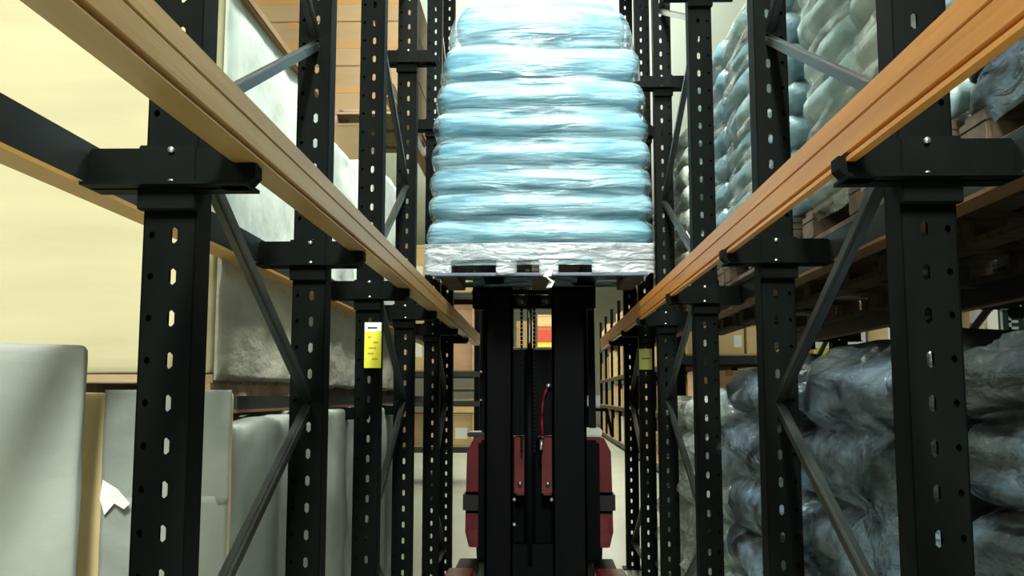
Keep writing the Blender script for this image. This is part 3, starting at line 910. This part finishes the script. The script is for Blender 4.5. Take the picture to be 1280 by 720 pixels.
# ------------------------------------------------------------------ forklift
def PX(px, Y): return at(px, 495, Y)[0]
def PZ(py, Y): return at(675, py, Y)[2]
YM = 6.08
FX = -0.03
fk = thing('forklift', 'red and black forklift with dark mast holding the raised pallet', 'forklift', (FX, YM, 0))
def L(mb, name, m, parent=None):
    o = mb.build(name, m, parent or fk)
    if parent is None: o.location = (-FX + 0.0, 0, 0)
    return o
def part(name, m, fn, parent=None):
    mb = MB(); fn(mb)
    for v in mb.bm.verts: v.co.x -= FX; v.co.y -= YM
    return mb.build(name, m, parent or fk)
xa0, xa1, xb0, xb1 = PX(606, YM), PX(641, YM), PX(690, YM), PX(733, YM)
ztop = PZ(330, YM) + 0.25
def col(x0, x1):
    def f(mb):
        # channel section: web and two flanges, outer and inner column
        w = x1 - x0
        mb.box(x0, x1, YM, YM + .018, 0.10, ztop, m_mast, .003)
        mb.box(x0, x0 + .018, YM, YM + .13, 0.10, ztop, m_mast, .003)
        mb.box(x1 - .018, x1, YM, YM + .13, 0.10, ztop, m_mast, .003)
        mb.box(x0 + .03, x1 - .03, YM - .012, YM, 0.12, ztop + .06, m_mast, .003)
    return f
part('mast_column', m_mast, col(xa0, xa1)); part('mast_column', m_mast, col(xb0, xb1))
part('mast_crossbeam', m_mast, lambda mb: mb.box(xa0 + .01, xb1 - .01, YM + .02, YM + .09, PZ(385, YM), PZ(368, YM), m_mast, .004))
part('mast_crossbeam', m_mast, lambda mb: mb.box(xa0 + .01, xb1 - .01, YM + .10, YM + .13, PZ(545, YM), PZ(436, YM), m_mast, .004))
part('mast_crossbeam', m_mast, lambda mb: mb.box(xa0 + .01, xb1 - .01, YM + .02, YM + .11, .12, .34, m_mast, .004))
# lift cylinder and chains
part('lift_cylinder', m_mast, lambda mb: mb.tube((PX(662, YM), YM + .05, .2), (PX(662, YM), YM + .05, PZ(436, YM)), .034, m_mast, 16).tube((PX(662, YM), YM + .05, PZ(436, YM)), (PX(662, YM), YM + .05, PZ(350, YM)), .016, m_chrome, 12))
def chain(px):
    def f(mb):
        x = PX(px, YM); z = 0.9
        while z < ztop:
            mb.box(x - .008, x + .008, YM + .012, YM + .02, z, z + .022, m_mast); z += .026
    return f
part('lift_chain', m_mast, chain(668)); part('lift_chain', m_mast, chain(652))
# pulley heads
for px in (650, 681):
    part('pulley', m_brace, lambda mb: mb.tube((PX(px, YM) - .022, YM + .0, PZ(375, YM)), (PX(px, YM) + .045, YM + .0, PZ(375, YM)), .036, m_brace, 18))
# carriage
def car(mb):
    for py0, py1, a, b in ((351, 346, 560, 800), (360, 354, 575, 775), (369, 364, 590, 745)):
        mb.box(PX(a, YM), PX(b, YM), YM - .075, YM - .035, PZ(py0, YM), PZ(py1, YM), m_mast, .004)
    for a, b in ((591, 612), (728, 745)):
        mb.box(PX(a, YM), PX(b, YM), YM - .07, YM - .02, PZ(388, YM), PZ(345, YM), m_mast, .01)
    for a, b in ((600, 640), (692, 732)):
        mb.box(PX(a, YM), PX(b, YM), YM - .03, YM - .012, PZ(385, YM), PZ(345, YM), m_mast, .004)
part('carriage', m_mast, car)
zf = ZB + 0.022
def fork(cx):
    def f(mb):
        prof = [(5.06, zf + .052), (5.06, zf + .060), (5.5, zf + .085), (YM - .08, zf + .085), (YM - .08, zf + .3), (YM - .035, zf + .3), (YM - .035, zf + .045), (5.5, zf + .040)]
        i = mb.mi(m_mast)
        a = [mb.bm.verts.new((cx - .055, y, z - .02)) for y, z in prof]; b = [mb.bm.verts.new((cx + .055, y, z - .02)) for y, z in prof]
        for k in range(len(prof)): mb.bm.faces.new((a[k], a[(k + 1) % len(prof)], b[(k + 1) % len(prof)], b[k]))
        mb.bm.faces.new(a[::-1]); mb.bm.faces.new(b)
    return f
part('fork', m_mast, fork(-0.28)); part('fork', m_mast, fork(0.29))
# chassis
YB = 6.55
bx0, bx1 = PX(583, YB), PX(764, YB)
zt = PZ(546, YB)
def body(mb):
    prof = [(bx0 + .02, .25), (bx0 - .005, .35), (bx0, .62), (bx0 + .005, zt - .10), (bx0 + .05, zt - .01), (bx0 + .10, zt), (bx1 - .10, zt), (bx1 - .05, zt - .01), (bx1 - .005, zt - .10), (bx1, .62), (bx1 + .005, .35), (bx1 - .02, .25)]
    mb.prism(prof, YB, YB + 1.25, m_red)
    bmesh.ops.bevel(mb.bm, geom=[e for e in mb.bm.edges if e.calc_length() < .6], offset=.012, segments=2, affect='EDGES')
part('chassis', m_red, body)
part('front_panel', m_black, lambda mb: mb.box(bx0 + .085, bx1 - .085, YB - .06, YB + .01, .16, zt - .02, m_black, .02))
# bumper bulges half way down each side, dark
part('side_guard', m_rubber, lambda mb: mb.box(bx0 - .02, bx0 + .12, YB - .02, YB + .35, PZ(642, YB), PZ(615, YB), m_rubber, .02))
part('side_guard', m_rubber, lambda mb: mb.box(bx1 - .12, bx1 + .02, YB - .02, YB + .35, PZ(642, YB), PZ(615, YB), m_rubber, .02))
part('dash_top', m_white_card, lambda mb: mb.box(PX(729, YB), PX(752, YB), YB + .0, YB + .25, zt, zt + .055, m_white_card, .008))
part('dash_top', m_brace, lambda mb: mb.box(PX(584, YB), PX(606, YB), YB + .0, YB + .3, zt, zt + .03, m_brace, .008))
# red tilt arms between the columns
def tilt(px0, px1):
    def f(mb):
        mb.box(PX(px0, YM), PX(px1, YM), YM + .13, YM + .19, PZ(622, YM), PZ(546, YM), m_red, .012)
        mb.tube(((PX(px0, YM) + PX(px1, YM)) / 2, YM + .09, PZ(606, YM)), ((PX(px0, YM) + PX(px1, YM)) / 2, YM + .14, PZ(606, YM)), .014, m_bolt)
    return f
part('tilt_arm', m_red, tilt(642, 657)); part('tilt_arm', m_red, tilt(677, 692))
part('hydraulic_hose', m_red, lambda mb: mb.sweep([(PX(678, YM), YM + .08, PZ(546, YM)), (PX(677, YM), YM + .07, PZ(520, YM)), (PX(679, YM), YM + .06, PZ(498, YM)), (PX(684, YM), YM + .05, PZ(484, YM))], .012, m_red))
part('hose_fitting', m_bolt, lambda mb: mb.tube((PX(683, YM), YM + .03, PZ(482, YM)), (PX(689, YM), YM + .03, PZ(481, YM)), .014, m_bolt).tube((PX(676, YM), YM + .06, PZ(563, YM)), (PX(677, YM), YM + .06, PZ(550, YM)), .012, m_bolt))
for px, py in ((643, 624), (689, 624), (643, 655)):
    part('bolt', m_bolt, lambda mb: mb.tube((PX(px, YM), YM - .03, PZ(py, YM)), (PX(px, YM), YM + .0, PZ(py, YM)), .012, m_bolt, 6))
# straddle legs with red ends and load wheels
def leg(x0, x1):
    def f(mb):
        mb.prism([(x0, .04), (x0, .17), (x0 + .015, .19), (x1 - .015, .19), (x1, .17), (x1, .04)], 5.85, 6.12, m_red)
    return f
lz = PZ(709, 5.9)
for x0, x1 in ((PX(556, 5.9), PX(592, 5.9)), (PX(744, 5.9), PX(782, 5.9))):
    lg = part('straddle_leg', m_red, leg(x0, x1))
    part('leg_beam', m_black, lambda mb: mb.box(x0 + .02, x1 - .02, 6.1, YB + .3, .05, .13, m_black, .005), lg)
    part('wheel', m_rubber, lambda mb: mb.tube(((x0 + x1) / 2 - .05, 6.22, .085), ((x0 + x1) / 2 + .05, 6.22, .085), .085, m_rubber, 24), lg)
for x in (bx0 + .09, bx1 - .09):
    part('wheel', m_rubber, lambda mb: mb.tube((x - .07, YB + .95, .17), (x + .07, YB + .95, .17), .17, m_rubber, 28).tube((x - .075, YB + .95, .17), (x + .075, YB + .95, .17), .07, m_brace, 16))
# overhead guard
YG = YB + .2
def guard(mb):
    zg = PZ(345, YG)
    for x in (bx0 + .12, bx1 - .12):
        mb.bar((x, YG - .05, zt), (x, YG + .12, zg), .05, .04, m_black)
        mb.bar((x, YG + 1.0, zt), (x, YG + .95, zg), .05, .04, m_black)
        mb.box(x - .025, x + .025, YG + .1, YG + .97, zg - .02, zg + .03, m_black, .005)
    for k in range(6):
        y = YG + .12 + k * .165
        mb.box(bx0 + .12, bx1 - .12, y, y + .03, zg, zg + .025, m_black)
part('overhead_guard', m_black, guard)
part('seat', m_black, lambda mb: mb.box(-.26, .20, YB + .55, YB + .95, zt, zt + .12, m_black, .04).box(-.26, .20, YB + .9, YB + 1.0, zt + .1, zt + .55, m_black, .04))
def wheel(mb):
    c = Vector((-.03, YB + .33, zt + .30)); n = 20; r = .16
    pts = [c + Vector((r * math.cos(a), -r * .35 * math.sin(a), r * math.sin(a) * .85)) for a in [2 * math.pi * k / n for k in range(n + 1)]]
    mb.sweep(pts, .013, m_black, 6)
    mb.tube(c, (c.x, YB + .12, zt), .02, m_black)
    mb.sweep([pts[0], c, pts[n // 2]], .01, m_black, 6)
part('steering_wheel', m_black, wheel)
# mirror bracket on the right of the guard
part('mirror_arm', m_black, lambda mb: mb.sweep([(bx1 - .12, YG, PZ(512, YG)), (bx1 - .02, YG, PZ(512, YG)), (bx1 + .02, YG, PZ(545, YG))], .012, m_black).box(PX(734, YG), PX(750, YG), YG - .02, YG, PZ(508, YG), PZ(494, YG), m_white_card, .004))

# ------------------------------------------------------------------ tell equal cartons apart by their place in their row
ORD = ['first', 'second', 'third', 'fourth', 'fifth', 'sixth', 'seventh', 'eighth', 'ninth', 'tenth', 'eleventh', 'twelfth']
rows = {}
for o in bpy.data.objects:
    if o.parent is None and o.get('category') == 'carton': rows.setdefault(o['label'], []).append(o)
for lab, os_ in rows.items():
    if len(os_) < 2: continue
    far = max(o.location.y for o in os_) - min(o.location.y for o in os_) > 0.5
    os_.sort(key=lambda o: o.location.y if far else o.location.x)
    for k, o in enumerate(os_):
        if k < len(ORD): o['label'] = lab + ', ' + ORD[k] + (' by distance' if far else ' from left')
